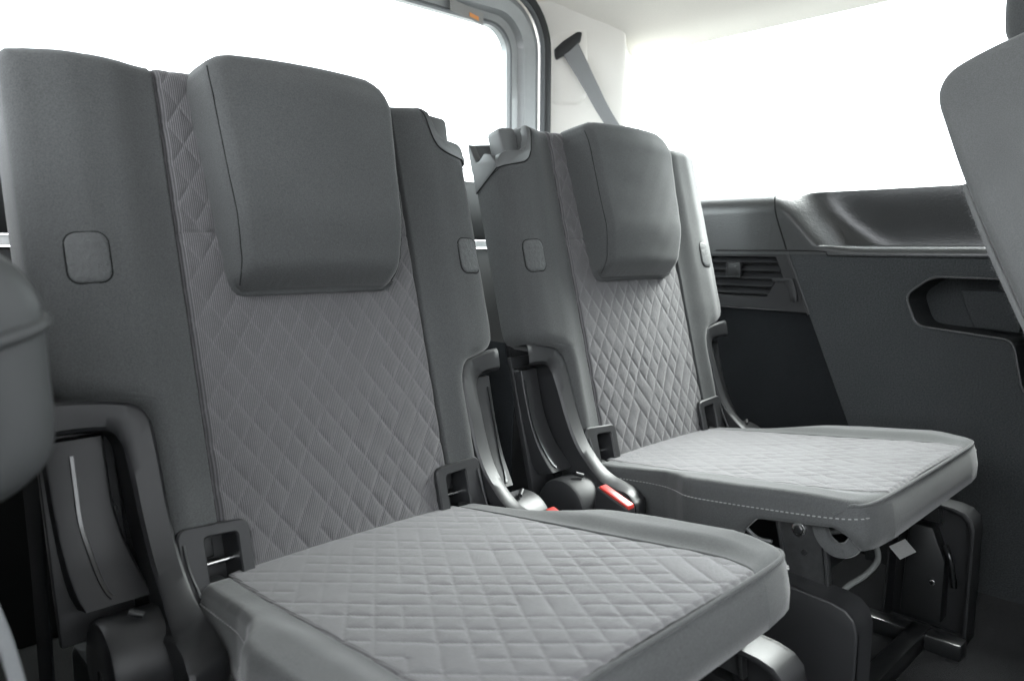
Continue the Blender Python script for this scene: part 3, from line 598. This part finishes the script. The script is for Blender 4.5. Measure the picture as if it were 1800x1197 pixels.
# seat belt through its guide
BG = empty('seat_belt', tuple(pc), 'grey seat belt strap hanging from black guide on the cream pillar', 'seat belt')
gd = [(-.031, -.024), (-.027, -.031), (.004, -.014), (.030, .010), (.034, .030), (.022, .031), (-.012, .010), (-.032, -.008)]
prism('belt_guide', gd, .004, .020, lambda a, b, d: tuple(td*a + Vector((0, 0, 1))*b + nd*d), 'rubber', BG, .003)
bl = [Vector((.0, .0, 0)) + td*.004 + Vector((0, 0, -.002)) + nd*.016]
end = Vector((1.000, .368, 1.015)) - pc + nd*.02
mid = bl[0].lerp(end, .5) + Vector((0, 0, -.002))
low = Vector((1.045, .22, .80)) - pc + nd*.07
tube('strap', [bl[0], bl[0].lerp(end, .25), mid, end, low], 1, 'belt_pale', BG, 12, 6, flat=(td + Vector((0, 0, .8)), .0225, .0011), narrow=.62)
# roof lining: flat middle, coved edge down to the window heads
prof = [(-.62, 1.20), (-.56, 1.25), (-.46, 1.30), (-.30, 1.335), (.3, 1.345), (.75, 1.335), (.90, 1.305), (.985, 1.262), (1.05, 1.222), (1.11, 1.205), (1.125, 1.20)]
prof = [tuple(p)[:2] for p in catmull([(a, b, 0) for a, b in prof], 5)]
struct(loft('headliner', [[(x, y, z - .012*max(0, (y-.3)/.25)) for x, z in prof] for y in (-2.4, -1.2, -.4, 0, .2, .35, .45, .52)], 'headliner', None, closed_loop=False, angle=60))
struct(loft('roof_rear_header', [[(x, y, z) for x in np.linspace(-.4, 1.0, 30)] for y, z in ((.50, 1.335), (.515, 1.315), (.53, 1.28), (.54, 1.26))], 'headliner', None, closed_loop=False))
tube_ = tube('lining_joint', [(.90, .500, 1.279), (.93, .470, 1.291), (.955, .438, 1.296), (1.0, .385, 1.281), (1.045, .335, 1.262), (1.10, .25, 1.232), (1.12, .17, 1.215)], .0011, 'cream_trim', None, 6, 6); struct(tube_)

# ------------------------------------------------------------------ rear door: frame, seal, pane, lower trim
D = empty('rear_door', (.245, .50, .13), 'rear door with grey window frame, black rubber seal and white outside', 'car door')
def RL(hw, zt, zb, r, y, n=10): return [(a, y - .50, b - .13) for a, b in rrect(-hw-.055, hw+.055, zb, zt, r, n)]
loft('window_frame', [RL(.485, 1.222, .868, .055, .525), RL(.485, 1.222, .868, .055, .508), RL(.489, 1.226, .864, .058, .503), RL(.512, 1.245, .842, .072, .500), RL(.516, 1.249, .838, .075, .494), RL(.520, 1.252, .834, .078, .486),
                      RL(.548, 1.275, .80, .10, .478), RL(.562, 1.288, .78, .11, .482), RL(.566, 1.292, .776, .112, .50), RL(.566, 1.292, .776, .112, .53)], 'painted_metal', D, angle=25)
tube('seal_lip', RL(.4905, 1.227, .863, .059, .5005), .0028, 'seal_grey', D, 8, 0, closed=True)
tube('rubber_seal', RL(.579, 1.304, .76, .122, .474), .0135, 'rubber', D, 12, 0, closed=True)
tube('seal_core', RL(.568, 1.294, .77, .115, .472), .006, 'seal_grey', D, 8, 0, closed=True)
prism('pane', rrect(-.555, .555, .72, 1.105, .05, 5), .02, .024, XZ, 'window_glass', D, 0)
lab = prism('paper_label', [(.358, 1.092), (.450, 1.080), (.450, 1.104), (.358, 1.116)], -.0125, -.0105, XZ, 'paper', D, 0)
prism('mark', [(.410, 1.090), (.436, 1.086), (.436, 1.094), (.410, 1.098)], -.0135, -.0125, XZ, 'orange_ink', lab, 0)
prism('lower_panel', rrect(-.66, .62, .615, .740, .02, 4), -.04, .03, XZ, 'dark_plastic', D, .006)
prism('white_strip', rect(-.66, .62, .598, .613), -.03, .02, XZ, 'white_body', D, .002)
prism('base_panel', rect(-.66, .62, .0, .596), -.02, .03, XZ, 'dark_plastic', D, .006)
prism('upper_rib', rect(.18, .44, 1.128, 1.131), -.022, -.0185, XZ, 'painted_metal', D, .001)
prism('upper_rib', rect(.20, .43, 1.140, 1.143), -.024, -.0205, XZ, 'painted_metal', D, .001)
# far side of the cabin (out of view): low slab added to block light
LT = prism('far_side_light_block', rect(-.42, .52, FL, .84), -.47, -.44, YZ, 'dark_cloth', None, .006)
struct(LT)

# ------------------------------------------------------------------ foreground seat by the window
G = empty('middle_row_seat', (.70, -.60, FL), 'pale grey middle row backrest rising at an angle with fuzzy rear edge', 'car seat'); GO = Vector((.70, -.60, FL))
prof = [(-.668, .47), (-.612, .600), (-.591, .645), (-.553, .726), (-.521, .800), (-.4985, .862), (-.4885, .893), (-.4905, .912), (-.501, .926), (-.524, .938), (-.556, .950), (-.60, .962), (-.64, .962), (-.675, .945), (-.70, .90), (-.76, .70), (-.80, .50)]
prof = [(p.x, p.y) for p in catmull([(a, b, 0) for a, b in prof], 4)]
cen = Vector((-.63, .75))
loops = []
for x, k, in ((.560, .0), (.5045, .55), (.5005, .80), (.500, .90), (.5025, .95), (.508, .982), (.517, .997), (.53, 1.0), (.72, 1.0), (.95, 1.0), (.97, .95)):
    L_ = []
    for a, b in prof:
        p = Vector((a, b)); d_ = (p-cen); L = d_.length; off = (1-k)
        shrink = max(0.02, (L - off*.14)/L) if k > .5 else max(.02, k+.02)
        q_ = cen + d_*shrink; L_.append((x-GO.x, q_.x-GO.y, q_.y-GO.z))
    loops.append(L_)
loft('backrest', loops[1:], 'front_seat_fabric', G, cap=(True, True), angle=60)
prism('seat_cushion', roundpoly([(-1.20, .40), (-1.22, .50), (-1.15, .535), (-.78, .50), (-.70, .48), (-.70, .40)], .03), .505, .95, lambda a, b, d: (d-GO.x, a-GO.y, b-GO.z), 'front_seat_fabric', G, .012, 3)
prism('seat_base', [(-1.14, FL), (-1.14, .405), (-.69, .405), (-.66, .47), (-.65, FL)], .52, .94, lambda a, b, d: (d-GO.x, a-GO.y, b-GO.z), 'dark_plastic', G, .006)
# rear carpet edge with loose fibres
ce_ = [(-.522, .798), (-.529, .780), (-.553, .7235), (-.591, .6425), (-.64, .54)]
tube('carpet_back', [(.512-GO.x, a+.001-GO.y, b-GO.z) for a, b in ce_], 1, 'wool', G, 8, 6, flat=((1, 0, 0), .005, .003))
vs, fs = [], []
cc = catmull([(.510, a+.003, b) for a, b in ce_], 30)
for k in range(900):
    p = random.choice(cc) + Vector((random.uniform(-.005, .004), random.uniform(-.001, .001), random.uniform(-.004, .004)))
    d_ = Vector((random.gauss(-.4, .5), abs(random.gauss(.8, .3)), random.gauss(-.2, .5))).normalized()*random.uniform(.0015, .0065)*(1.6 if random.random() < .04 else 1)
    sd = Vector((0, .3, 1)).cross(d_).normalized()*.00028; b0 = len(vs)
    vs += [p-sd-GO, p+sd-GO, p+d_-GO]; fs.append((b0, b0+1, b0+2))
tag(mesh('loose_fibres', vs, fs, 'wool', G, 0), kind='stuff')
hr = [(.085, .0), (.10, .012), (.108, .04), (.112, .10), (.108, .15), (.09, .175), (.06, .185)]
rows = dense(hr, .008); hv = [q_[1] for q_ in rows]; hw = np.array([q_[0] for q_ in rows])
pillow('headrest', hv, -hw, hw, 40, .03, lambda x, v: .052 + .01*(1-(x/.112)**2), [(lambda x, v: 0*x, .004), (lambda x, v: -.04+0*x, 0), (lambda x, v: -.055+0*x, -.03)], lambda x, v, d: (x + .60 - .70 + .045, -.592 + .60 + d + .02*v, .945 - FL + v), 'plain_fabric', G)

# ------------------------------------------------------------------ rounded padding at the near edge and a hanging strap beside it
H = empty('padded_edge', (-.45, -.30, .55), 'rounded dark grey padded edge with raised welt overlapping the seat with the red buckle tip', 'padding')
HO = Vector((-.4475, -.30, .55))
prof = [(-.62, .735), (-.45, .736), (-.40, .733), (-.372, .729), (-.352, .7195), (-.3405, .704), (-.337, .690), (-.3365, .66), (-.3355, .63), (-.3385, .612), (-.347, .601), (-.365, .590), (-.42, .566), (-.62, .56)]
prof = [(p.x, p.y) for p in catmull([(a, b, 0) for a, b in prof], 5)]
cen = Vector((-.46, .655)); loops = []
for y, k in ((-.335, .80), (-.332, .90), (-.325, .965), (-.315, .99), (-.30, 1.0), (-.22, 1.0), (-.20, .96)):
    loops.append([tuple(Vector(((cen + (Vector(p)-cen)*k).x, y, (cen + (Vector(p)-cen)*k).y)) - HO) for p in prof])
loft('cushion_body', loops, 'matte_padding', H, cap=(True, True), angle=60)
tube('welt', [Vector(q_)-HO for q_ in ((-.42, -.3375, .668), (-.375, -.3368, .675), (-.36, -.3352, .679), (-.349, -.331, .682), (-.3435, -.3255, .684), (-.3395, -.3165, .685), (-.337, -.303, .686), (-.337, -.25, .686))], .0042, 'matte_padding', H, 10, 6)
Sx = tube('hanging_strap', [(-.395, -.33, .64), (-.387, -.33, .585), (-.381, -.33, .555), (-.370, -.33, .505), (-.362, -.33, .42), (-.36, -.33, .20), (-.36, -.33, FL)], 1, 'belt_web', None, 10, 6, flat=((1, .6, 0), .0042, .0014))
tag(Sx, 'narrow grey strap hanging down below the rounded padded edge', 'strap')
for o in bpy.data.objects:
    if '_floor' in o: del o['_floor']
